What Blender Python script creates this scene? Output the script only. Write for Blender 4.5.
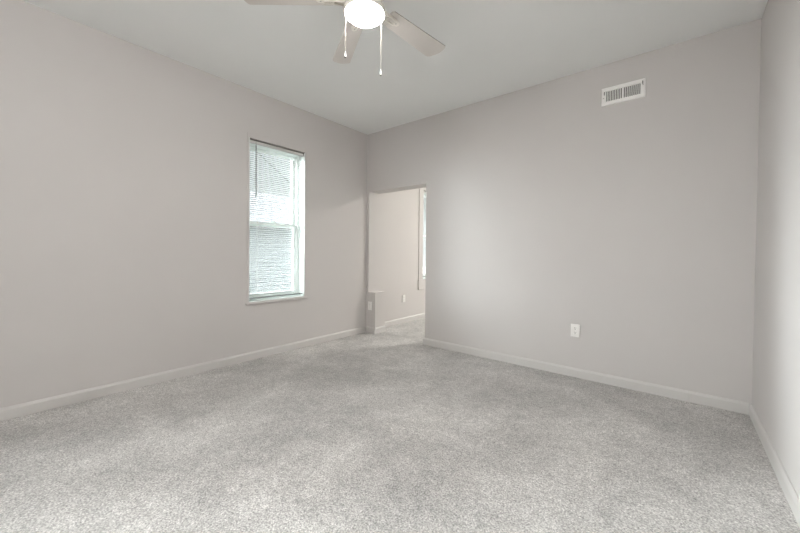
import bpy, bmesh, math, random
from mathutils import Vector, Matrix

for o in list(bpy.data.objects):
    bpy.data.objects.remove(o, do_unlink=True)
SC = bpy.context.scene
COL = SC.collection

# ------------------------------------------------------------------ camera
CAM_H, F_PX, PITCH, ROLL, YAW = 1.10, 340.87, 0.01479, 0.00985, 0.68385
v = Vector((-math.sin(YAW) * math.cos(PITCH), math.cos(YAW) * math.cos(PITCH), -math.sin(PITCH)))
r0 = Vector((math.cos(YAW), math.sin(YAW), 0.0))
u0 = r0.cross(v)
cr, sr = math.cos(ROLL), math.sin(ROLL)
R = cr * r0 + sr * u0
U = -sr * r0 + cr * u0
cam_data = bpy.data.cameras.new('camera')
cam = bpy.data.objects.new('camera', cam_data)
COL.objects.link(cam)
M = Matrix.Identity(4)
for i in range(3):
    M[i][0], M[i][1], M[i][2] = R[i], U[i], -v[i]
M[2][3] = CAM_H
cam.matrix_world = M
cam_data.sensor_width = 36.0
cam_data.sensor_fit = 'HORIZONTAL'
cam_data.lens = F_PX / 800.0 * 36.0
cam_data.shift_y = -8.53 / 800.0
cam_data.clip_start = 0.02
SC.camera = cam

# ------------------------------------------------------------------ world, exposure
SC.view_settings.view_transform = 'Standard'
SC.view_settings.look = 'None'
SC.view_settings.gamma = 1.0
SC.view_settings.use_curve_mapping = False
SC.view_settings.exposure = 0.56
SC.cycles.use_denoising = True
SC.cycles.max_bounces = 14
SC.cycles.diffuse_bounces = 10
SC.cycles.transparent_max_bounces = 16
SC.cycles.sample_clamp_indirect = 6.0

SKY, SKY_TOP, SKY_GLOW = 1.55, 5.2, 185.0
world = bpy.data.worlds.new('overcast_sky')
SC.world = world
world.use_nodes = True
wn, wl = world.node_tree.nodes, world.node_tree.links
wn.clear()
w_out = wn.new('ShaderNodeOutputWorld')
w_bg = wn.new('ShaderNodeBackground')
w_tc = wn.new('ShaderNodeTexCoord')
w_no = wn.new('ShaderNodeTexNoise')
w_no.inputs['Scale'].default_value = 2.5
w_no.inputs['Detail'].default_value = 4.0
w_cr = wn.new('ShaderNodeValToRGB')
w_cr.color_ramp.elements[0].color = (0.86, 0.90, 0.97, 1)
w_cr.color_ramp.elements[1].color = (1.0, 0.985, 0.97, 1)
wl.new(w_tc.outputs['Generated'], w_no.inputs['Vector'])
wl.new(w_no.outputs['Fac'], w_cr.inputs['Fac'])
wl.new(w_cr.outputs['Color'], w_bg.inputs['Color'])
# overcast sky: haze at the horizon, about three to four times brighter overhead
w_sep = wn.new('ShaderNodeSeparateXYZ')
w_mr = wn.new('ShaderNodeMapRange')
w_mr.interpolation_type = 'SMOOTHSTEP'
w_mr.inputs['From Min'].default_value = 0.25
w_mr.inputs['From Max'].default_value = 0.75
w_mr.inputs['To Min'].default_value = SKY
w_mr.inputs['To Max'].default_value = SKY * SKY_TOP
wl.new(w_tc.outputs['Generated'], w_sep.inputs[0])
wl.new(w_sep.outputs['Z'], w_mr.inputs['Value'])
# the sun behind thin cloud: a broad bright patch of sky
w_dot = wn.new('ShaderNodeVectorMath')
w_dot.operation = 'DOT_PRODUCT'
w_dot.inputs[1].default_value = Vector((-0.54, -0.82, 0.25)).normalized()
w_gl = wn.new('ShaderNodeMapRange')
w_gl.interpolation_type = 'SMOOTHSTEP'
w_gl.inputs['From Min'].default_value = 0.80
w_gl.inputs['From Max'].default_value = 1.0
w_gl.inputs['To Min'].default_value = 0.0
w_gl.inputs['To Max'].default_value = SKY_GLOW
w_add = wn.new('ShaderNodeMath')
w_add.operation = 'ADD'
wl.new(w_tc.outputs['Generated'], w_dot.inputs[0])
wl.new(w_dot.outputs['Value'], w_gl.inputs['Value'])
wl.new(w_mr.outputs['Result'], w_add.inputs[0])
wl.new(w_gl.outputs['Result'], w_add.inputs[1])
wl.new(w_add.outputs[0], w_bg.inputs['Strength'])
wl.new(w_bg.outputs['Background'], w_out.inputs['Surface'])

# room dimensions (metres, the camera stands over the origin)
XL, XR, D, ZC = -3.347, 0.415, 3.370, 2.724
YB = -1.60                      # wall behind the camera
TH = 0.20                       # partition thickness
YF = 6.60                       # far wall of the next room
XR2 = 0.415
WO = 0.24                       # outer wall thickness
# window openings
WA = (1.699, 2.361, 0.585, 2.243)      # y0,y1,z0,z1 in the left wall, in view
WB = (-1.26, -0.60, 0.585, 2.243)      # left wall, behind the camera's view
WC = (4.705, 5.40, 0.66, 2.165)        # left wall in the next room
WE = (-2.90, -0.60, 0.66, 2.165)       # x0,x1,z0,z1 in the end wall, added unseen to brighten the next room


def portal(name, loc, rot, sx, sy):
    ld = bpy.data.lights.new(name, 'AREA')
    ld.shape = 'RECTANGLE'
    ld.size, ld.size_y = sx, sy
    ld.cycles.is_portal = True
    o = bpy.data.objects.new(name, ld)
    COL.objects.link(o)
    o.location, o.rotation_euler = loc, rot
    return o


HP = math.pi / 2
for nm, w_ in (('window_daylight', WA), ('window_daylight', WB), ('window_daylight', WC)):
    portal(nm, (XL - WO - 0.02, (w_[0] + w_[1]) / 2, (w_[2] + w_[3]) / 2), (0, -HP, 0), w_[3] - w_[2], w_[1] - w_[0])

portal('window_daylight', ((WE[0] + WE[1]) / 2, YF + 0.16, (WE[2] + WE[3]) / 2), (-HP, 0, 0), WE[1] - WE[0], WE[3] - WE[2])

# ------------------------------------------------------------------ materials
MATS = {}


def mat(name, color, rough=0.6, metal=0.0, spec=0.5, noise=0.0, nscale=20.0, bump=0.0, bscale=200.0,
        emit=None, estr=0.0, trans=0.0, sss=0.0):
    m = bpy.data.materials.new(name)
    m.use_nodes = True
    nt = m.node_tree
    n, l = nt.nodes, nt.links
    b = n['Principled BSDF']
    b.inputs['Base Color'].default_value = (*color, 1)
    b.inputs['Roughness'].default_value = rough
    b.inputs['Metallic'].default_value = metal
    b.inputs['Specular IOR Level'].default_value = spec
    if trans:
        b.inputs['Transmission Weight'].default_value = trans
    tc = n.new('ShaderNodeTexCoord')
    if noise:
        no = n.new('ShaderNodeTexNoise')
        no.inputs['Scale'].default_value = nscale
        no.inputs['Detail'].default_value = 5
        cr_ = n.new('ShaderNodeValToRGB')
        cr_.color_ramp.elements[0].position = 0.3
        cr_.color_ramp.elements[1].position = 0.7
        cr_.color_ramp.elements[0].color = tuple(c * (1 - noise) for c in color) + (1,)
        cr_.color_ramp.elements[1].color = tuple(min(1, c * (1 + noise)) for c in color) + (1,)
        l.new(tc.outputs['Object'], no.inputs['Vector'])
        l.new(no.outputs['Fac'], cr_.inputs['Fac'])
        l.new(cr_.outputs['Color'], b.inputs['Base Color'])
    if bump:
        bn = n.new('ShaderNodeTexNoise')
        bn.inputs['Scale'].default_value = bscale
        bn.inputs['Detail'].default_value = 3
        bp = n.new('ShaderNodeBump')
        bp.inputs['Strength'].default_value = bump
        bp.inputs['Distance'].default_value = 0.002
        l.new(tc.outputs['Object'], bn.inputs['Vector'])
        l.new(bn.outputs['Fac'], bp.inputs['Height'])
        l.new(bp.outputs['Normal'], b.inputs['Normal'])
    if emit:
        b.inputs['Emission Color'].default_value = (*emit, 1)
        b.inputs['Emission Strength'].default_value = estr
    MATS[name] = m
    return m


WALL = (0.588, 0.566, 0.554)
mat('wall_paint', WALL, 0.75, spec=0.25, noise=0.012, nscale=1.7, bump=0.10, bscale=160)
mat('ceiling_paint', (0.855, 0.870, 0.865), 0.9, spec=0.1, noise=0.01, nscale=2.0, bump=0.15, bscale=120)
mat('trim_paint', (0.600, 0.585, 0.570), 0.42, spec=0.5, noise=0.01, nscale=6)
mat('white_vinyl', (0.82, 0.86, 0.845), 0.4, spec=0.4, noise=0.01, nscale=8)
mat('white_plastic', (0.86, 0.85, 0.83), 0.35, spec=0.5, noise=0.01, nscale=30)
mat('plate_plastic', (0.82, 0.81, 0.79), 0.35, spec=0.5, noise=0.01, nscale=30)
mat('fan_white', (0.67, 0.64, 0.61), 0.5, spec=0.4, noise=0.012, nscale=12)
mat('fan_metal', (0.82, 0.79, 0.74), 0.35, spec=0.5, noise=0.01, nscale=12)
mat('blade_edge', (0.20, 0.18, 0.16), 0.7, noise=0.1, nscale=60)
mat('dark_slot', (0.035, 0.033, 0.03), 0.8, noise=0.1, nscale=60)
mat('duct_dark', (0.02, 0.019, 0.018), 0.8, noise=0.1, nscale=30)
mat('screw_metal', (0.55, 0.54, 0.52), 0.3, metal=0.9, noise=0.05, nscale=60)
mat('chain_metal', (0.60, 0.55, 0.48), 0.4, metal=0.6, noise=0.05, nscale=90)
mat('vent_metal', (0.86, 0.85, 0.83), 0.45, spec=0.5, noise=0.01, nscale=30)
mat('wand_plastic', (0.05, 0.05, 0.05), 0.2, noise=0.05, nscale=30)
mat('bowl_glass', (0.95, 0.93, 0.88), 0.3, noise=0.005, nscale=10, emit=(1.0, 0.96, 0.91), estr=85.0)
mat('fill_globe_glass', (0.95, 0.93, 0.90), 0.3, noise=0.005, nscale=10, emit=(1.0, 0.985, 0.97), estr=56.0)
mat('warm_dome_glass', (0.95, 0.93, 0.90), 0.3, noise=0.005, nscale=10, emit=(1.0, 0.945, 0.87), estr=150.0)
mat('head_shade', (0.30, 0.28, 0.26), 0.7, noise=0.25, nscale=60)
mat('rail_grey', (0.20, 0.21, 0.21), 0.4, noise=0.02, nscale=20)
mat('siding_paint', (0.40, 0.43, 0.45), 0.7, noise=0.04, nscale=3)
mat('roof_shingle', (0.20, 0.20, 0.21), 0.9, noise=0.25, nscale=40, bump=0.4, bscale=60)
mat('dry_lawn', (0.25, 0.245, 0.22), 0.95, noise=0.3, nscale=3)
mat('bark', (0.17, 0.14, 0.12), 0.9, noise=0.3, nscale=20, bump=0.5, bscale=60)
mat('wire_black', (0.03, 0.03, 0.03), 0.6, noise=0.1, nscale=50)


def slat_material():
    m = bpy.data.materials.new('blind_slat')
    m.use_nodes = True
    n, l = m.node_tree.nodes, m.node_tree.links
    n.clear()
    out = n.new('ShaderNodeOutputMaterial')
    d = n.new('ShaderNodeBsdfPrincipled')
    d.inputs['Base Color'].default_value = (0.86, 0.88, 0.87, 1)
    d.inputs['Roughness'].default_value = 0.35
    t = n.new('ShaderNodeBsdfTranslucent')
    t.inputs['Color'].default_value = (0.85, 0.88, 0.88, 1)
    mx = n.new('ShaderNodeMixShader')
    mx.inputs[0].default_value = 0.05
    no = n.new('ShaderNodeTexNoise')
    no.inputs['Scale'].default_value = 12
    mp = n.new('ShaderNodeMapRange')
    mp.inputs['To Min'].default_value = 0.3
    mp.inputs['To Max'].default_value = 0.42
    l.new(no.outputs['Fac'], mp.inputs['Value'])
    l.new(mp.outputs['Result'], d.inputs['Roughness'])
    l.new(d.outputs[0], mx.inputs[1])
    l.new(t.outputs[0], mx.inputs[2])
    l.new(mx.outputs[0], out.inputs['Surface'])
    MATS['blind_slat'] = m


slat_material()


def glass_material():
    m = bpy.data.materials.new('window_glass')
    m.use_nodes = True
    n, l = m.node_tree.nodes, m.node_tree.links
    n.clear()
    out = n.new('ShaderNodeOutputMaterial')
    tr = n.new('ShaderNodeBsdfTransparent')
    tr.inputs['Color'].default_value = (0.93, 0.96, 0.95, 1)
    gl = n.new('ShaderNodeBsdfGlossy')
    gl.inputs['Roughness'].default_value = 0.02
    fr = n.new('ShaderNodeFresnel')
    fr.inputs['IOR'].default_value = 1.45
    mu = n.new('ShaderNodeMath')
    mu.operation = 'MULTIPLY'
    mu.inputs[1].default_value = 0.8
    mx = n.new('ShaderNodeMixShader')
    l.new(fr.outputs[0], mu.inputs[0])
    l.new(mu.outputs[0], mx.inputs[0])
    l.new(tr.outputs[0], mx.inputs[1])
    l.new(gl.outputs[0], mx.inputs[2])
    l.new(mx.outputs[0], out.inputs['Surface'])
    MATS['window_glass'] = m


glass_material()


def screen_material():
    m = bpy.data.materials.new('dimming_mesh')
    m.use_nodes = True
    n, l = m.node_tree.nodes, m.node_tree.links
    n.clear()
    out = n.new('ShaderNodeOutputMaterial')
    tr = n.new('ShaderNodeBsdfTransparent')
    df = n.new('ShaderNodeBsdfDiffuse')
    df.inputs['Color'].default_value = (0.16, 0.17, 0.17, 1)
    mx = n.new('ShaderNodeMixShader')
    mx.inputs[0].default_value = 0.42          # share of light the added screen holds back
    l.new(tr.outputs[0], mx.inputs[1])
    l.new(df.outputs[0], mx.inputs[2])
    l.new(mx.outputs[0], out.inputs['Surface'])
    MATS['dimming_mesh'] = m


screen_material()


def carpet_material():
    m = bpy.data.materials.new('grey_cut_pile')
    m.use_nodes = True
    n, l = m.node_tree.nodes, m.node_tree.links
    b = n['Principled BSDF']
    b.inputs['Roughness'].default_value = 0.95
    b.inputs['Specular IOR Level'].default_value = 0.1
    b.inputs['Sheen Weight'].default_value = 0.15
    b.inputs['Sheen Roughness'].default_value = 0.6
    tc = n.new('ShaderNodeTexCoord')

    def noise(scale, detail, rough=0.5, dist=0.0):
        x = n.new('ShaderNodeTexNoise')
        x.inputs['Scale'].default_value = scale
        x.inputs['Detail'].default_value = detail
        x.inputs['Roughness'].default_value = rough
        x.inputs['Distortion'].default_value = dist
        l.new(tc.outputs['Object'], x.inputs['Vector'])
        return x

    def ramp(src, p0, p1, v0, v1):
        x = n.new('ShaderNodeMapRange')
        x.inputs['From Min'].default_value = p0
        x.inputs['From Max'].default_value = p1
        x.inputs['To Min'].default_value = v0
        x.inputs['To Max'].default_value = v1
        l.new(src, x.inputs['Value'])
        return x.outputs['Result']

    def mul(a, c):
        x = n.new('ShaderNodeMath')
        x.operation = 'MULTIPLY'
        l.new(a, x.inputs[0])
        l.new(c, x.inputs[1])
        return x.outputs[0]

    fine = noise(140, 3, 0.7)
    mid = noise(34, 4, 0.65)
    tuft = noise(9, 4, 0.6, 0.4)
    nap = noise(1.5, 4, 0.55, 0.6)
    vor = n.new('ShaderNodeTexVoronoi')
    vor.inputs['Scale'].default_value = 125
    l.new(tc.outputs['Object'], vor.inputs['Vector'])
    f1 = ramp(fine.outputs['Fac'], 0.32, 0.68, 0.50, 1.38)
    f2 = ramp(mid.outputs['Fac'], 0.3, 0.7, 0.86, 1.14)
    f3 = ramp(tuft.outputs['Fac'], 0.3, 0.7, 0.88, 1.08)
    f4 = ramp(nap.outputs['Fac'], 0.36, 0.64, 0.80, 1.08)
    f5 = ramp(vor.outputs['Distance'], 0.0, 0.8, 1.10, 0.72)
    f = mul(mul(mul(f1, f2), mul(f3, f4)), f5)
    col = n.new('ShaderNodeMix')
    col.data_type = 'RGBA'
    col.blend_type = 'MULTIPLY'
    col.inputs['Factor'].default_value = 1.0
    col.inputs['A'].default_value = (0.645, 0.628, 0.610, 1)
    comb = n.new('ShaderNodeCombineColor')
    for i in range(3):
        l.new(f, comb.inputs[i])
    l.new(comb.outputs[0], col.inputs['B'])
    l.new(col.outputs['Result'], b.inputs['Base Color'])
    hsum = mul(f1, f5)
    bp = n.new('ShaderNodeBump')
    bp.inputs['Strength'].default_value = 0.55
    bp.inputs['Distance'].default_value = 0.006
    l.new(hsum, bp.inputs['Height'])
    bp2 = n.new('ShaderNodeBump')
    bp2.inputs['Strength'].default_value = 0.35
    bp2.inputs['Distance'].default_value = 0.02
    l.new(tuft.outputs['Fac'], bp2.inputs['Height'])
    l.new(bp.outputs['Normal'], bp2.inputs['Normal'])
    l.new(bp2.outputs['Normal'], b.inputs['Normal'])
    MATS['carpet'] = m


carpet_material()


# ------------------------------------------------------------------ helpers
def box(bm, lo, hi, bevel=0.0, segs=1):
    t = bmesh.new()
    bmesh.ops.create_cube(t, size=1.0)
    lo, hi = Vector(lo), Vector(hi)
    c, s = (lo + hi) / 2, hi - lo
    for w_ in t.verts:
        w_.co = Vector((w_.co.x * s.x, w_.co.y * s.y, w_.co.z * s.z)) + c
    if bevel:
        bmesh.ops.bevel(t, geom=list(t.edges), offset=bevel, segments=segs, affect='EDGES', profile=0.5)
    merge(bm, t)


def merge(bm, t, mtx=None):
    if mtx is not None:
        bmesh.ops.transform(t, matrix=mtx, verts=t.verts)
    me = bpy.data.meshes.new('tmp')
    t.to_mesh(me)
    t.free()
    bm.from_mesh(me)
    bpy.data.meshes.remove(me)


def lathe(bm, prof, n=48, c=(0, 0, 0)):
    c = Vector(c)
    rings = []
    for r_, z_ in prof:
        if r_ < 1e-6:
            rings.append([bm.verts.new(c + Vector((0, 0, z_)))])
        else:
            rings.append([bm.verts.new(c + Vector((r_ * math.cos(2 * math.pi * k / n), r_ * math.sin(2 * math.pi * k / n), z_)))
                          for k in range(n)])
    for a, b in zip(rings, rings[1:]):
        for k in range(n):
            k2 = (k + 1) % n
            if len(a) == 1 and len(b) == 1:
                continue
            if len(a) == 1:
                bm.faces.new((a[0], b[k], b[k2]))
            elif len(b) == 1:
                bm.faces.new((a[k], a[k2], b[0]))
            else:
                bm.faces.new((a[k], a[k2], b[k2], b[k]))
    bmesh.ops.recalc_face_normals(bm, faces=bm.faces)


def prism(bm, pts, a0, a1, axes):
    """outline pts (2-D) extruded from a0 to a1; axes = function (p, q, a) -> xyz"""
    A = [bm.verts.new(axes(p, q, a0)) for p, q in pts]
    B = [bm.verts.new(axes(p, q, a1)) for p, q in pts]
    bm.faces.new(A)
    bm.faces.new(B[::-1])
    k = len(pts)
    for i in range(k):
        j = (i + 1) % k
        bm.faces.new((A[i], B[i], B[j], A[j]))
    bmesh.ops.recalc_face_normals(bm, faces=bm.faces)


def tube(bm, pts, rad, n=8):
    pts = [Vector(p) for p in pts]
    rings = []
    for i, p in enumerate(pts):
        d = (pts[min(i + 1, len(pts) - 1)] - pts[max(i - 1, 0)]).normalized()
        a = d.orthogonal().normalized()
        b = d.cross(a)
        rr = rad[i] if isinstance(rad, (list, tuple)) else rad
        rings.append([bm.verts.new(p + rr * (math.cos(2 * math.pi * k / n) * a + math.sin(2 * math.pi * k / n) * b))
                      for k in range(n)])
    for a, b in zip(rings, rings[1:]):
        best = min(range(n), key=lambda s: (a[0].co - b[s].co).length)
        for k in range(n):
            bm.faces.new((a[k], a[(k + 1) % n], b[(k + 1 + best) % n], b[(k + best) % n]))
    bm.faces.new(rings[0][::-1])
    bm.faces.new(rings[-1])
    bmesh.ops.recalc_face_normals(bm, faces=bm.faces)


def obj(name, bm, m, parent=None, smooth=False, origin=None):
    me = bpy.data.meshes.new(name)
    if origin is None and parent is None:
        xs = [w_.co for w_ in bm.verts]
        origin = Vector(((min(c.x for c in xs) + max(c.x for c in xs)) / 2,
                         (min(c.y for c in xs) + max(c.y for c in xs)) / 2, min(c.z for c in xs)))
    if origin is not None:
        bmesh.ops.translate(bm, verts=bm.verts, vec=-Vector(origin))
    bm.to_mesh(me)
    bm.free()
    o = bpy.data.objects.new(name, me)
    COL.objects.link(o)
    if origin is not None:
        o.location = origin
    if isinstance(m, str):
        m = [m]
    for k in m:
        me.materials.append(MATS[k])
    if parent:
        o.parent = parent
    if smooth:
        for p in me.polygons:
            p.use_smooth = True
        me.set_sharp_from_angle(angle=math.radians(35))
    return o


def thing(name, label, cat, loc=(0, 0, 0), rotz=0.0, group=None):
    o = bpy.data.objects.new(name, None)
    o.empty_display_size = 0.1
    COL.objects.link(o)
    o.location = loc
    o.rotation_euler = (0, 0, rotz)
    o['label'], o['category'] = label, cat
    if group:
        o['group'] = group
    return o


def tag(o, label, cat, group=None, kind=None):
    o['label'], o['category'] = label, cat
    if group:
        o['group'] = group
    if kind:
        o['kind'] = kind
    return o


def struct(name, bm, m, label, cat, smooth=False):
    o = obj(name, bm, m, smooth=smooth)
    return tag(o, label, cat, kind='structure')


def wall_cells(bm, a0, a1, z0, z1, holes, place):
    """wall slab in the (a, z) plane with rectangular holes; place(a0,a1,z0,z1) -> lo, hi"""
    As = sorted({a0, a1, *[h[0] for h in holes], *[h[1] for h in holes]})
    Zs = sorted({z0, z1, *[h[2] for h in holes], *[h[3] for h in holes]})
    for i in range(len(As) - 1):
        run = None
        for k in range(len(Zs) - 1):
            ca, cz = (As[i] + As[i + 1]) / 2, (Zs[k] + Zs[k + 1]) / 2
            solid = not any(h[0] < ca < h[1] and h[2] < cz < h[3] for h in holes)
            if solid and run is None:
                run = Zs[k]
            if run is not None and (not solid or k == len(Zs) - 2):
                end = Zs[k + 1] if solid else Zs[k]
                lo, hi = place(As[i], As[i + 1], run, end)
                box(bm, lo, hi)
                run = None


# ------------------------------------------------------------------ shell
bm = bmesh.new()
box(bm, (XL, YB, -0.12), (XR2, YF, 0.0))
struct('floor', bm, 'carpet', 'light grey cut-pile carpet covering the whole floor', 'floor')

bm = bmesh.new()
box(bm, (XL, YB, ZC), (XR2, YF, ZC + 0.15))
struct('ceiling', bm, 'ceiling_paint', 'flat matt off-white ceiling above the fan', 'ceiling')

bm = bmesh.new()
wall_cells(bm, YB - 0.14, YF + 0.14, -0.12, ZC + 0.15, [WA, WB, WC],
           lambda a, b, c, d: ((XL - WO, a, c), (XL, b, d)))
struct('wall_left', bm, 'wall_paint', 'long greige wall with the blinded window in it', 'wall')

OPX0, OPX1, OPZ = -3.303, -2.350, 1.935
bm = bmesh.new()
wall_cells(bm, XL, XR, 0.0, ZC, [(OPX0, OPX1, 0.0, OPZ)],
           lambda a, b, c, d: ((a, D, c), (b, D + TH, d)))
struct('wall_back', bm, 'wall_paint', 'greige partition wall with the doorless opening at its end', 'wall')

bm = bmesh.new()
box(bm, (OPX0, D, 0.0), (-3.175, D + TH, 0.556))
struct('wall_ledge', bm, 'wall_paint', 'low boxed-out ledge at the foot of the opening jamb', 'wall')

bm = bmesh.new()
box(bm, (XR, YB - 0.14, -0.12), (XR + 0.14, YF + 0.14, ZC + 0.15))
struct('wall_right', bm, 'wall_paint', 'plain greige wall meeting the vented wall at a corner', 'wall')

bm = bmesh.new()
wall_cells(bm, XL, XR, -0.12, ZC + 0.15, [], lambda a, b, c, d: ((a, YB - 0.14, c), (b, YB, d)))
struct('wall_rear', bm, 'wall_paint', 'plain greige wall behind the viewpoint', 'wall')
bm = bmesh.new()
wall_cells(bm, XL, XR, -0.12, ZC + 0.15, [WE], lambda a, b, c, d: ((a, YF, c), (b, YF + 0.14, d)))
struct('wall_far', bm, 'wall_paint', 'end wall of the room beyond the opening', 'wall')

# ------------------------------------------------------------------ baseboards
BH, BT = 0.079, 0.014
BPROF = [(0, 0), (BT, 0), (BT, BH - 0.016), (BT - 0.003, BH - 0.010), (BT - 0.008, BH - 0.002), (BT - 0.011, BH), (0, BH)]


def baseboard(name, label, runs):
    bm = bmesh.new()
    for kind, w_, a0, a1 in runs:
        if kind == '+x':
            f_ = lambda p, q, a, w_=w_: (w_ + p, a, q)
        elif kind == '-x':
            f_ = lambda p, q, a, w_=w_: (w_ - p, a, q)
        elif kind == '-y':
            f_ = lambda p, q, a, w_=w_: (a, w_ - p, q)
        else:
            f_ = lambda p, q, a, w_=w_: (a, w_ + p, q)
        prism(bm, BPROF, a0, a1, f_)
    return struct(name, bm, 'trim_paint', label, 'baseboard')


baseboard('baseboard_left', 'painted baseboard along the wall under the blinded window', [('+x', XL, YB, D)])
baseboard('baseboard_corner', 'short baseboard wrapping the low ledge beside the opening',
          [('-y', D, XL + BT, -3.175 + BT), ('+x', -3.175, D, D + TH), ('+y', D + TH, XL + BT, -3.175 + BT)])
baseboard('baseboard_back', 'long baseboard from the opening to the joint under the vented wall',
          [('-y', D, OPX1 - BT, 0.0785), ('-x', OPX1, D, D + TH)])
baseboard('baseboard_back_short', 'short baseboard length between the joint and the right corner', [('-y', D, 0.0805, XR - BT)])
baseboard('baseboard_right', 'bright baseboard along the plain wall at the right', [('-x', XR, YB, D)])
baseboard('baseboard_far', 'baseboard of the room seen through the opening', [('+x', XL, D + TH, YF)])


# ------------------------------------------------------------------ windows
def window(name, w_, label, casing_label, cas, blind=False):
    y0, y1, z0, z1 = w_
    root = bpy.data.objects.new(name, None)
    COL.objects.link(root)
    root.location = (XL, (y0 + y1) / 2, z0)
    root['kind'], root['label'], root['category'] = 'structure', label, 'window'
    og = Vector(root.location)

    def part(nm, bm, m, smooth=False):
        bmesh.ops.translate(bm, verts=bm.verts, vec=-og)
        return obj(nm, bm, m, root, smooth)
    xo, xi = XL - 0.20, XL - 0.115           # vinyl frame depth
    fw = 0.032
    bm = bmesh.new()                          # outer vinyl frame
    box(bm, (xo, y0, z0), (xi, y0 + fw, z1), 0.003)
    box(bm, (xo, y1 - fw, z0), (xi, y1, z1), 0.003)
    box(bm, (xo, y0 + fw, z1 - fw), (xi, y1 - fw, z1), 0.003)
    box(bm, (xo, y0 + fw, z0), (xi, y1 - fw, z0 + fw), 0.003)
    part('window_frame', bm, 'white_vinyl')
    zm = z0 + (z1 - z0) * 0.490
    sw = 0.034
    for nm, za, zb, xa in (('upper_sash', zm - 0.022, z1 - fw, xo + 0.008), ('lower_sash', z0 + fw, zm + 0.022, xo + 0.045)):
        ya, yb = y0 + fw, y1 - fw
        xb = xa + 0.034
        bm = bmesh.new()
        box(bm, (xa, ya, za), (xb, ya + sw, zb), 0.003)
        box(bm, (xa, yb - sw, za), (xb, yb, zb), 0.003)
        box(bm, (xa, ya + sw, zb - sw), (xb, yb - sw, zb), 0.003)
        box(bm, (xa, ya + sw, za), (xb, yb - sw, za + sw), 0.003)
        s = part(nm, bm, 'white_vinyl')
        bm = bmesh.new()
        box(bm, (xa + 0.013, ya + sw - 0.004, za + sw - 0.004), (xa + 0.019, yb - sw + 0.004, zb - sw + 0.004))
        bmesh.ops.translate(bm, verts=bm.verts, vec=-og)
        obj('pane', bm, 'window_glass', s)
    if blind:
        bm = bmesh.new()
        box(bm, (xo + 0.002, y0 + fw - 0.004, z0 + fw - 0.004), (xo + 0.0035, y1 - fw + 0.004, z1 - fw + 0.004))
        part('dimming_screen', bm, 'dimming_mesh')  # unseen sheet added to dim the outdoor view through the blind
    # sash lock on the meeting rail
    bm = bmesh.new()
    yc = (y0 + y1) / 2
    box(bm, (xo + 0.080, yc - 0.03, zm + 0.0215), (xo + 0.10, yc + 0.03, zm + 0.034), 0.003)
    box(bm, (xo + 0.076, yc - 0.008, zm + 0.030), (xo + 0.104, yc + 0.012, zm + 0.040), 0.003)
    part('sash_lock', bm, 'white_vinyl')
    # white returns lining the recess
    bm = bmesh.new()
    t = 0.006
    box(bm, (xi, y0, z0), (XL + 0.0, y0 + t, z1))
    box(bm, (xi, y1 - t, z0), (XL + 0.0, y1, z1))
    box(bm, (xi, y0 + t, z0), (XL + 0.0, y1 - t, z0 + t))
    part('recess_lining', bm, 'white_vinyl')
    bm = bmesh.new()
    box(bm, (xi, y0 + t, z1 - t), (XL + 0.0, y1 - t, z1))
    part('recess_head', bm, 'head_shade')  # head lining coloured dark for the shade above the headrail
    # painted casing
    cy0, cy1, ct, cb, th = cas
    bm = bmesh.new()
    box(bm, (XL - 0.001, y0 - cy0, z0), (XL + th, y0, z1 + ct), 0.002)
    box(bm, (XL - 0.001, y1, z0), (XL + th, y1 + cy1, z1 + ct), 0.002)
    box(bm, (XL - 0.001, y0, z1), (XL + th, y1, z1 + ct), 0.002)
    c = part('casing', bm, 'wall_paint')
    bm = bmesh.new()
    box(bm, (XL - 0.001, y0 - cy0 - 0.012, z0 - cb), (XL + th + 0.010, y1 + cy1 + 0.006, z0), 0.003)
    part('window_sill', bm, 'wall_paint')
    return root


w1 = window('window_1', WA, 'narrow white double-hung window behind the white blinds', '', (0.022, 0.030, 0.046, 0.024, 0.006), True)
window('window_2', WC, 'white window just visible through the opening', '', (0.115, 0.115, 0.10, 0.17, 0.014))
window('window_3', WB, 'white double-hung window outside the view to the left', '', (0.022, 0.030, 0.046, 0.024, 0.006))

def wide_window(name, w_, yw, s_, label):
    """two-light window in a wall across Y; s_ = +1 if outdoors lies towards +Y"""
    x0, x1, z0, z1 = w_
    root = bpy.data.objects.new(name, None)
    COL.objects.link(root)
    og = Vector(((x0 + x1) / 2, yw, z0))
    root.location = og
    root['kind'], root['label'], root['category'] = 'structure', label, 'window'
    ya, yb = sorted((yw + s_ * 0.05, yw + s_ * 0.12))
    xm = (x0 + x1) / 2
    bm = bmesh.new()
    for a, b in ((x0, x0 + 0.06), (x1 - 0.06, x1), (xm - 0.04, xm + 0.04)):
        box(bm, (a, ya, z0), (b, yb, z1), 0.003)
    for a, b in ((z0, z0 + 0.06), (z1 - 0.06, z1)):
        box(bm, (x0, ya + 0.002, a), (x1, yb - 0.002, b), 0.003)
    bmesh.ops.translate(bm, verts=bm.verts, vec=-og)
    obj('window_frame', bm, 'white_vinyl', root)
    for a, b in ((x0 + 0.056, xm - 0.036), (xm + 0.036, x1 - 0.056)):
        bm = bmesh.new()
        box(bm, (a, (ya + yb) / 2 - 0.003, z0 + 0.056), (b, (ya + yb) / 2 + 0.003, z1 - 0.056))
        bmesh.ops.translate(bm, verts=bm.verts, vec=-og)
        obj('pane', bm, 'window_glass', root)


wide_window('added_window', WE, YF, 1, 'white window added in the end wall to brighten the room beyond the opening')


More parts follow.
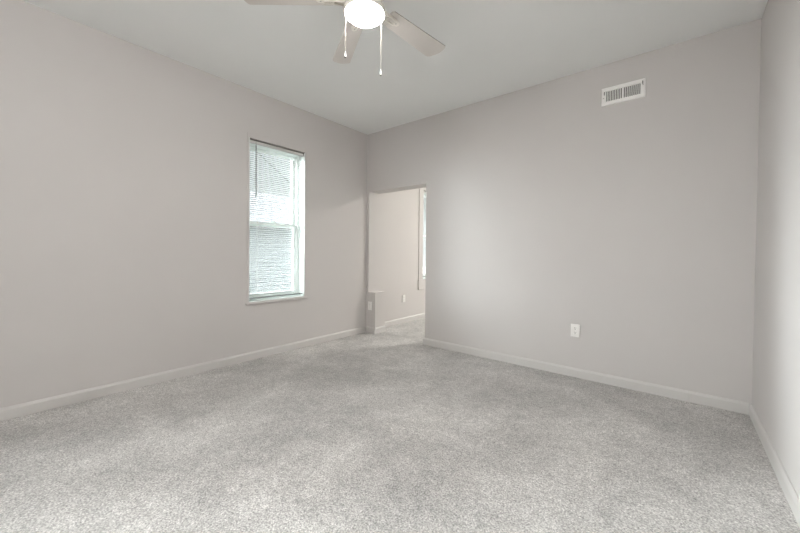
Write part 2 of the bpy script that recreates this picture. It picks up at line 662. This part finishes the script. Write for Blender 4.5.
# ------------------------------------------------------------------ blinds
def blind(w_, label, group=None):
    y0, y1, z0, z1 = w_
    ya, yb = y0 + 0.010, y1 - 0.010
    xc = XL - 0.030                          # blind plane
    t = thing('window_blind', label, 'blind', (xc, (ya + yb) / 2, z1 - 0.04), group=group)
    og = Vector(t.location)

    def part(nm, bm, m, smooth=False, parent=t):
        bmesh.ops.translate(bm, verts=bm.verts, vec=-og)
        return obj(nm, bm, m, parent, smooth)
    # U-shaped steel headrail
    bm = bmesh.new()
    box(bm, (xc - 0.013, ya, z1 - 0.040), (xc + 0.013, yb, z1 - 0.038))
    box(bm, (xc - 0.013, ya, z1 - 0.040), (xc - 0.0122, yb, z1 - 0.015))
    box(bm, (xc + 0.0122, ya, z1 - 0.040), (xc + 0.013, yb, z1 - 0.014))
    box(bm, (xc + 0.010, ya, z1 - 0.0148), (xc + 0.013, yb, z1 - 0.014))
    part('headrail', bm, 'trim_paint')
    for yy in (ya - 0.003, yb - 0.003):
        bm = bmesh.new()
        box(bm, (xc - 0.015, yy, z1 - 0.038), (xc + 0.015, yy + 0.006, z1 - 0.007), 0.001)
        part('mounting_bracket', bm, 'dark_slot')
    # slats
    pitch = 0.0205
    top, bot = z1 - 0.052, z0 + 0.055
    nsl = int((top - bot) / pitch)
    bm = bmesh.new()
    rnd = random.Random(4)
    for k in range(nsl + 1):
        z_ = top - k * (top - bot) / nsl
        tilt = -0.015 + rnd.uniform(-0.03, 0.03)
        sag = rnd.uniform(-0.0006, 0.0006)
        prof = []
        for i in range(6):
            s = -0.0125 + 0.025 * i / 5
            crown = 0.0020 * (1 - (s / 0.0125) ** 2)
            prof.append((s * math.cos(tilt), s * math.sin(tilt) + crown))
        cols = []
        for j in range(9):
            y_ = ya + 0.004 + (yb - ya - 0.008) * j / 8
            dz = sag * math.sin(math.pi * j / 8)
            cols.append([bm.verts.new((xc + px, y_, z_ + pz + dz)) for px, pz in prof])
        for a, b in zip(cols, cols[1:]):
            for i in range(5):
                bm.faces.new((a[i], b[i], b[i + 1], a[i + 1]))
    bmesh.ops.recalc_face_normals(bm, faces=bm.faces)
    s = part('slats', bm, 'blind_slat', True)
    so = s.modifiers.new('thickness', 'SOLIDIFY')
    so.thickness = 0.0006
    # bottom rail
    bm = bmesh.new()
    box(bm, (xc - 0.012, ya + 0.004, bot - 0.024), (xc + 0.012, yb - 0.004, bot - 0.014), 0.003, 2)
    br = part('bottom_rail', bm, 'rail_grey', True)
    for yy in (ya + 0.003, yb - 0.006):
        bm = bmesh.new()
        box(bm, (xc - 0.013, yy, bot - 0.025), (xc + 0.013, yy + 0.004, bot - 0.013), 0.001)
        part('end_cap', bm, 'dark_slot', parent=br)
    # ladder cords
    for yy in (ya + 0.09, yb - 0.09):
        bm = bmesh.new()
        for dx in (-0.0128, 0.0128):
            tube(bm, [(xc + dx, yy, z1 - 0.036), (xc + dx, yy, bot - 0.014)], 0.0006, 6)
        part('ladder_cord', bm, 'white_plastic')
    # tilt wand with hook, and lift cord
    bm = bmesh.new()
    wy = ya + 0.066
    tube(bm, [(xc + 0.016, wy, z1 - 0.028), (xc + 0.022, wy, z1 - 0.045), (xc + 0.020, wy, z1 - 0.060)], 0.0016, 8)
    tube(bm, [(xc + 0.020, wy, z1 - 0.060), (xc + 0.020, wy + 0.002, 1.668), (xc + 0.020, wy + 0.002, 1.655)],
         [0.0046, 0.0046, 0.0056], 8)
    part('tilt_wand', bm, 'wand_plastic', True)
    bm = bmesh.new()
    tube(bm, [(xc + 0.016, wy + 0.022, z1 - 0.03), (xc + 0.018, wy + 0.024, 1.9), (xc + 0.017, wy + 0.021, 1.42)], 0.0009, 6)
    lathe(bm, [(0, 0.03), (0.003, 0.028), (0.006, 0.004), (0.005, 0), (0, 0)], 12, (xc + 0.017, wy + 0.021, 1.39))
    part('lift_cord', bm, 'white_plastic', True)
    return t


blind(WA, 'white horizontal mini blind hanging lowered in the window of the long wall')
blind(WC, 'white mini blind in the window seen through the opening')


# ------------------------------------------------------------------ outlets
def outlet(loc, rotz, label, tilt=0.0):
    """duplex outlet; local frame: plate in the XZ plane, facing -Y, centred on the origin"""
    t = thing('wall_outlet', label, 'outlet', loc, rotz, 'duplex wall outlets')
    w_, h_, d_ = 0.0365, 0.0575, 0.0115
    bm = bmesh.new()
    box(bm, (-w_ + 0.003, -0.006, -h_ + 0.003), (w_ - 0.003, 0, h_ - 0.003))
    obj('gap_shade', bm, 'duct_dark', t)  # dark block standing for the shadow gap behind the plate
    bm = bmesh.new()
    box(bm, (-w_, -d_, -h_), (w_, -0.0045, h_), 0.0028, 3)
    pl = obj('cover_plate', bm, 'plate_plastic', t, True)
    pl.rotation_euler = (0, tilt, 0)
    for s in (-1, 1):
        zc = s * 0.0195
        bm = bmesh.new()
        pts = []
        for k in range(24):
            a = 2 * math.pi * k / 24
            pts.append((0.0172 * math.cos(a), max(-0.0138, min(0.0138, 0.0172 * math.sin(a)))))
        prism(bm, pts, -d_ - 0.0022, -d_ + 0.001, lambda p, q, a: (p, a, q + zc))
        rc = obj('receptacle', bm, 'white_plastic', pl)
        bm = bmesh.new()
        yy0, yy1 = -d_ - 0.0026, -d_ - 0.0020
        box(bm, (-0.0083, yy0, zc + 0.0002), (-0.0050, yy1, zc + 0.0095))
        box(bm, (0.0050, yy0, zc + 0.0012), (0.0083, yy1, zc + 0.0085))
        prism(bm, [(0.0034 * math.cos(2 * math.pi * k / 12), 0.0034 * math.sin(2 * math.pi * k / 12)) for k in range(12)],
              yy0, yy1, lambda p, q, a: (p, a, q + zc - 0.0075))
        obj('slots', bm, 'dark_slot', rc)
    bm = bmesh.new()
    lathe(bm, [(0, 0.0016), (0.002, 0.0014), (0.0034, 0.0004), (0.0034, 0)], 16)
    bmesh.ops.rotate(bm, verts=bm.verts, cent=(0, 0, 0), matrix=Matrix.Rotation(HP, 3, 'X'))
    bmesh.ops.translate(bm, verts=bm.verts, vec=(0, -d_, 0))
    obj('screw', bm, 'plate_plastic', pl, True)
    return t


outlet((-0.703, D, 0.419), 0, 'white duplex outlet low on the wide wall below the air vent')
outlet((-3.262, D, 0.370), 0, 'white outlet on the low ledge in the corner beside the opening')
outlet((XL, 4.200, 0.381), HP, 'white outlet on the wall of the room beyond the opening')


# ------------------------------------------------------------------ air vent
def vent():
    x0, x1, z0, z1 = -0.531, -0.222, 2.370, 2.522
    xc, zc = (x0 + x1) / 2, (z0 + z1) / 2
    t = thing('air_vent', 'white rectangular air register high on the wall near the ceiling', 'vent', (xc, D, zc))
    hw, hh, d_ = (x1 - x0) / 2, (z1 - z0) / 2, 0.011
    iw, ih = hw - 0.036, hh - 0.034
    # stepped face frame around two louvre banks
    bm = bmesh.new()
    rings = [(hw, hh, 0.0), (hw, hh, -0.004), (hw - 0.006, hh - 0.006, -d_), (iw + 0.003, ih + 0.003, -d_), (iw, ih, -0.006), (iw, ih, -0.0006)]
    R_ = [[bm.verts.new((sx * a, y, sz * b)) for sx, sz in ((-1, -1), (1, -1), (1, 1), (-1, 1))] for a, b, y in rings]
    for p, q in zip(R_, R_[1:]):
        for i in range(4):
            j = (i + 1) % 4
            bm.faces.new((p[i], p[j], q[j], q[i]))
    bmesh.ops.recalc_face_normals(bm, faces=bm.faces)
    box(bm, (-0.007, -d_, -ih - 0.002), (0.007, -0.001, ih + 0.002), 0.001)
    fr = obj('face_frame', bm, 'vent_metal', t)
    bm = bmesh.new()
    box(bm, (-iw - 0.004, -0.0012, -ih - 0.004), (iw + 0.004, -0.0002, ih + 0.004))
    obj('duct_opening', bm, 'duct_dark', t)
    for s in (-1, 1):
        bm = bmesh.new()
        n_ = 9 if s < 0 else 8
        a0, a1 = 0.010, iw - 0.002
        for k in range(n_):
            x_ = s * (a0 + (a1 - a0) * (k + 0.5) / n_)
            sub = bmesh.new()
            box(sub, (-0.0037, -0.0010, -ih), (0.0037, 0.0010, ih))
            merge(bm, sub, Matrix.Translation((x_, -0.0068, 0)) @ Matrix.Rotation(math.radians(36 * s), 4, 'Z'))
        obj('louvre_bank', bm, 'vent_metal', t)
    for s in (-1, 1):
        bm = bmesh.new()
        lathe(bm, [(0, 0.0022), (0.003, 0.0018), (0.0048, 0.0004), (0.0048, 0)], 16)
        bmesh.ops.rotate(bm, verts=bm.verts, cent=(0, 0, 0), matrix=Matrix.Rotation(HP, 3, 'X'))
        bmesh.ops.translate(bm, verts=bm.verts, vec=(s * (hw - 0.017), -d_, 0.006 + 0.018 * s))
        obj('screw', bm, 'screw_metal', t, True)
    # damper levers beside the banks
    bm = bmesh.new()
    box(bm, (-hw + 0.020, -d_ - 0.009, 0.012), (-hw + 0.024, -d_ + 0.001, 0.040), 0.001)
    obj('damper_lever', bm, 'duct_dark', t)
    bm = bmesh.new()
    box(bm, (hw - 0.022, -d_ - 0.009, 0.030), (hw - 0.017, -d_ + 0.001, 0.054), 0.001)
    obj('damper_lever', bm, 'duct_dark', t)


vent()


# ------------------------------------------------------------------ ceiling fan
def fan():
    FX, FY = -1.372, 1.352
    t = thing('ceiling_fan', 'white five-blade ceiling fan with a lit frosted bowl and two pull chains', 'ceiling fan', (FX, FY, ZC))
    Z = lambda z_: z_ - ZC
    bm = bmesh.new()
    lathe(bm, [(0, 0), (0.072, 0), (0.074, -0.010), (0.066, -0.040), (0.040, -0.052), (0, -0.052)], 48)
    obj('canopy', bm, 'fan_metal', t, True)
    bm = bmesh.new()
    lathe(bm, [(0, -0.05), (0.016, -0.05), (0.016, -0.085), (0, -0.085)], 24)
    obj('downrod', bm, 'fan_metal', t, True)
    bm = bmesh.new()
    lathe(bm, [(0, -0.078), (0.045, -0.080), (0.088, -0.092), (0.108, -0.115), (0.112, -0.150), (0.108, -0.178), (0.092, -0.205),
               (0.070, -0.214), (0, -0.214)], 56)
    obj('motor_housing', bm, 'fan_metal', t, True)
    bm = bmesh.new()
    lathe(bm, [(0, -0.212), (0.062, -0.212), (0.066, -0.222), (0.066, -0.252), (0.060, -0.262), (0, -0.262)], 48)
    obj('switch_housing', bm, 'fan_metal', t, True)
    bm = bmesh.new()
    lathe(bm, [(0.0, -0.260), (0.098, -0.262), (0.110, -0.268), (0.115, -0.280), (0.115, -0.298), (0.110, -0.302), (0.105, -0.298),
               (0.104, -0.272), (0.0, -0.270)], 64)
    obj('light_fitter', bm, 'fan_metal', t, True)
    bm = bmesh.new()
    prof = []
    for k in range(13):
        a = k / 12 * HP
        prof.append((0.102 * math.cos(a), -0.294 - 0.049 * math.sin(a)))
    prof[-1] = (0, prof[-1][1])
    lathe(bm, [(0.100, -0.276)] + prof, 64)
    obj('light_bowl', bm, 'bowl_glass', t, True)
    # blades
    zb = Z(2.498)
    for ang in (85.5, 150.5, 220.5, 293.5, 9.0):
        a = math.radians(ang)
        br = Matrix.Rotation(a, 4, 'Z')
        pit = Matrix.Rotation(math.radians(12), 4, 'X')
        # blade: long axis +X, clockwise (-Y) edge raised
        r0_, r1_ = 0.175, 0.668
        w0, w1 = 0.054, 0.070
        pts = [(r0_, -w0 + 0.012), (r0_ + 0.012, -w0), (r1_ - 0.010, -w1), (r1_ - 0.002, -w1 + 0.006)]
        for k in range(1, 8):
            q = -w1 + 0.006 + (2 * w1 - 0.040) * k / 8
            pts.append((r1_ + 0.012 * math.sin(math.pi * k / 8) - 0.002 - 0.010 * k / 8, q))
        pts += [(r1_ - 0.014, w1 - 0.034), (r1_ - 0.022, w1 - 0.016), (r1_ - 0.038, w1 - 0.004), (r1_ - 0.055, w1),
                (r0_ + 0.012, w0), (r0_, w0 - 0.012)]
        rotm = Matrix.Translation((0, 0, zb)) @ br @ Matrix.Rotation(-math.radians(12), 4, 'X')
        bm = bmesh.new()
        prism(bm, pts, -0.003, 0.003, lambda p, q, z_: (p, q, z_))
        bm.transform(rotm)
        bm.normal_update()
        b = obj('blade', bm, ['fan_white', 'blade_edge'], t)
        up = (rotm.to_3x3() @ Vector((0, 0, 1))).normalized()
        side = (rotm.to_3x3() @ Vector((0, -1, 0))).normalized()
        for f_ in b.data.polygons:
            if abs(f_.normal.dot(up)) < 0.5 and f_.normal.dot(side) > 0.9:
                f_.material_index = 1
        # bracket (blade iron): curved arm and a three-lobed plate with screws
        bm = bmesh.new()
        arm = [(0.060, 0.036), (0.095, 0.036), (0.125, 0.030), (0.150, 0.026), (0.235, 0.024), (0.262, 0.014)]
        top_ = [bm.verts.new((x_, y_, -0.0036)) for x_, y_ in arm] + [bm.verts.new((0.270, 0, -0.0036))] + \
               [bm.verts.new((x_, -y_, -0.0036)) for x_, y_ in arm[::-1]]
        bm.faces.new(top_)
        e = bmesh.ops.extrude_face_region(bm, geom=list(bm.faces))
        bmesh.ops.translate(bm, verts=[x for x in e['geom'] if isinstance(x, bmesh.types.BMVert)], vec=(0, 0, -0.004))
        bmesh.ops.recalc_face_normals(bm, faces=bm.faces)
        # raised ribs of the cast bracket
        for s in (-1, 1):
            tube(bm, [(0.085, 0.030 * s, -0.008), (0.125, 0.020 * s, -0.015), (0.160, 0.017 * s, -0.012), (0.225, 0.014 * s, -0.009)], 0.006, 8)
        for x_ in (0.112, 0.178):
            lathe(bm, [(0.013, -0.0075), (0.013, -0.014), (0.010, -0.018), (0, -0.018)], 20, (x_, 0, 0))
        bm.transform(rotm)
        k_ = obj('blade_bracket', bm, 'fan_metal', b, True)
        for x_, y_ in ((0.200, 0.014), (0.200, -0.014), (0.245, 0)):
            bm = bmesh.new()
            lathe(bm, [(0.0045, -0.0075), (0.0045, -0.009), (0.003, -0.0105), (0, -0.0107)], 12, (x_, y_, 0))
            bm.transform(rotm)
            obj('screw', bm, 'screw_metal', b, True)
    # pull chains
    for (cx, cy, zt, zend) in ((CHA[0], CHA[1], 2.452, CHA[2]), (CHB[0], CHB[1], 2.452, CHB[2])):
        bm = bmesh.new()
        x_, y_ = cx - FX, cy - FY
        z_ = Z(zt)
        rr = math.hypot(x_, y_)
        tube(bm, [(x_ / rr * 0.062, y_ / rr * 0.062, z_ + 0.012), (x_ / rr * 0.10, y_ / rr * 0.10, z_ + 0.010), (x_, y_, z_)], 0.0012, 6)
        while z_ > Z(zend) + 0.028:
            sub = bmesh.new()
            bmesh.ops.create_icosphere(sub, subdivisions=1, radius=0.0014)
            merge(bm, sub, Matrix.Translation((x_, y_, z_)))
            z_ -= 0.0044
        tube(bm, [(x_, y_, Z(zt)), (x_, y_, Z(zend) + 0.02)], 0.0007, 6)
        c = obj('pull_chain', bm, 'chain_metal', t)
        bm = bmesh.new()
        lathe(bm, [(0, 0.033), (0.0022, 0.032), (0.0028, 0.022), (0.0058, 0.008), (0.0062, 0.003), (0.0045, 0), (0, 0)], 20,
              (x_, y_, Z(zend)))
        obj('pull_fob', bm, 'white_plastic', c, True)
        bm = bmesh.new()
        lathe(bm, [(0.0044, 0.0), (0.0044, -0.0028), (0, -0.0034)], 16, (x_, y_, Z(zend)))
        obj('fob_tip', bm, 'wand_plastic', c, True)
    return t


# where the chains hang: left of and right of the bowl as seen from the camera
CHA = (-1.372 - 0.776 * 0.100 + 0.63 * 0.04, 1.352 - 0.632 * 0.100 - 0.776 * 0.04, 2.165)
CHB = (-1.372 + 0.776 * 0.090 - 0.63 * 0.03, 1.352 + 0.632 * 0.090 + 0.776 * 0.03, 2.105)
fan()


def dome_light(x_, y_, label, m_):
    t = thing('dome_light', label, 'ceiling light', (x_, y_, ZC), group=None)
    bm = bmesh.new()
    lathe(bm, [(0, 0), (0.19, 0), (0.192, -0.012), (0.185, -0.030), (0.172, -0.034), (0, -0.034)], 48)
    obj('base_pan', bm, 'fan_metal', t, True)
    bm = bmesh.new()
    lathe(bm, [(0.170, -0.032)] + [(0.170 * math.cos(k / 10 * HP), -0.034 - 0.085 * math.sin(k / 10 * HP)) for k in range(10)] + [(0, -0.119)], 48)
    obj('glass_dome', bm, m_, t, True)
    return t




def fill_globe(x_, y_, label):
    t = thing('fill_globe', label, 'ceiling light', (x_, y_, ZC))
    bm = bmesh.new()
    lathe(bm, [(0, 0), (0.065, 0), (0.067, -0.010), (0.055, -0.028), (0.012, -0.032), (0.012, -0.190), (0.045, -0.195), (0.048, -0.235), (0, -0.235)], 40)
    obj('stem', bm, 'fan_metal', t, True)
    bm = bmesh.new()
    lathe(bm, [(0.044, -0.226)] + [(0.14 * math.sin(k / 20 * math.pi), -0.362 + 0.14 * math.cos(k / 20 * math.pi)) for k in range(2, 20)] + [(0, -0.502)], 48)
    obj('globe', bm, 'fill_globe_glass', t, True)
    return t


fill_globe(-0.60, -0.70, 'added opal globe fill light on a short stem behind the viewpoint')  # out-of-view lamp added to fill the room with light
dome_light(-1.2, 5.7, 'frosted dome ceiling light in the room beyond the opening', 'warm_dome_glass')

# ------------------------------------------------------------------ outdoors
GZ = -0.75
bm = bmesh.new()
box(bm, (-45, -30, GZ - 0.3), (12, 40, GZ))
tag(obj('ground', bm, 'dry_lawn'), 'winter lawn outside the windows', 'ground', kind='structure')


def house():
    t = thing('neighbouring_house', 'pale sided house with dark gable roof outside the blinded window', 'house', (-13.5, 7.5, GZ))
    hx, hy, hz = 3.2, 5.0, 2.75
    bm = bmesh.new()
    n_ = 22
    for k in range(n_):                   # lapped siding boards
        z0_, z1_ = hz * k / n_, hz * (k + 1) / n_
        prism(bm, [(hx + 0.02, z0_), (hx, z1_), (-hx, z1_), (-hx - 0.02, z0_)], -hy, hy, lambda p, q, a: (p, a, q))
    prism(bm, [(-hx, hz), (hx, hz), (0, hz + 1.4)], -hy, hy, lambda p, q, a: (p, a, q))
    obj('siding', bm, 'siding_paint', t)
    bm = bmesh.new()
    prism(bm, [(-hx - 0.4, hz - 0.17), (0, hz + 1.4), (hx + 0.4, hz - 0.17), (hx + 0.4, hz - 0.05), (0, hz + 1.55), (-hx - 0.4, hz - 0.05)],
          -hy - 0.3, hy + 0.3, lambda p, q, a: (p, a, q))
    obj('roof', bm, 'roof_shingle', t)
    for y_ in (-3.2, 0.2, 3.2):
        bm = bmesh.new()
        box(bm, (hx - 0.02, y_ - 0.5, 0.95), (hx + 0.05, y_ + 0.5, 2.25), 0.01)
        f_ = obj('window', bm, 'white_vinyl', t)
        bm = bmesh.new()
        box(bm, (hx + 0.04, y_ - 0.42, 1.03), (hx + 0.058, y_ + 0.42, 1.57))
        box(bm, (hx + 0.04, y_ - 0.42, 1.63), (hx + 0.058, y_ + 0.42, 2.17))
        obj('pane', bm, 'duct_dark', f_)


house()


def tree(x_, y_, seed):
    rnd = random.Random(seed)
    bm = bmesh.new()

    def grow(p, d, ln, rad, depth):
        q = p + d * ln
        mid = p + d * ln * 0.5 + Vector((rnd.uniform(-1, 1), rnd.uniform(-1, 1), 0)) * ln * 0.06
        tube(bm, [p, mid, q], [rad, rad * 0.85, rad * 0.65], 7 if depth > 2 else 5)
        if depth == 0:
            return
        for _ in range(3 if depth > 1 else 2):
            nd = (d + Vector((rnd.uniform(-1, 1), rnd.uniform(-1, 1), rnd.uniform(-0.2, 0.7))) * 0.65).normalized()
            grow(q, nd, ln * rnd.uniform(0.6, 0.8), rad * 0.6, depth - 1)
    grow(Vector((0, 0, 0)), Vector((0, 0, 1)), 2.4, 0.14, 4)
    o = obj('bare_tree', bm, 'bark', origin=(0, 0, 0))
    o.location = (x_, y_, GZ)
    tag(o, 'bare leafless tree standing on the lawn outside the blinded window', 'tree')


tree(-19.0, 15.5, 7)
# utility pole and the guy wire that runs from it down into the lawn
bm = bmesh.new()
tube(bm, [(0, 0, 0), (0, 0, 3.4), (0, 0, 6.9)], [0.15, 0.13, 0.11], 14)
t = thing('utility_pole', 'weathered wooden utility pole standing on the lawn beside the house', 'pole', (-9.0, 1.9, GZ))
obj('shaft', bm, 'bark', t, True)
bm = bmesh.new()
box(bm, (-0.06, -0.95, 6.35), (0.06, 0.95, 6.47), 0.008)
obj('crossarm', bm, 'bark', t)
for y_ in (-0.8, -0.4, 0.4, 0.8):
    bm = bmesh.new()
    lathe(bm, [(0, 0), (0.03, 0), (0.045, 0.04), (0.03, 0.06), (0.045, 0.09), (0.02, 0.12), (0, 0.12)], 16, (0, y_, 6.47))
    obj('insulator', bm, 'duct_dark', t, True)
bm = bmesh.new()
tube(bm, [(-9.0, 2.06 + 9.94 * k / 24, 5.72 - 6.52 * k / 24 - 0.12 * math.sin(math.pi * k / 24)) for k in range(25)], 0.018, 6)
tag(obj('guy_wire', bm, 'wire_black'), 'dark guy wire slanting down to the lawn outside the window', 'wire')
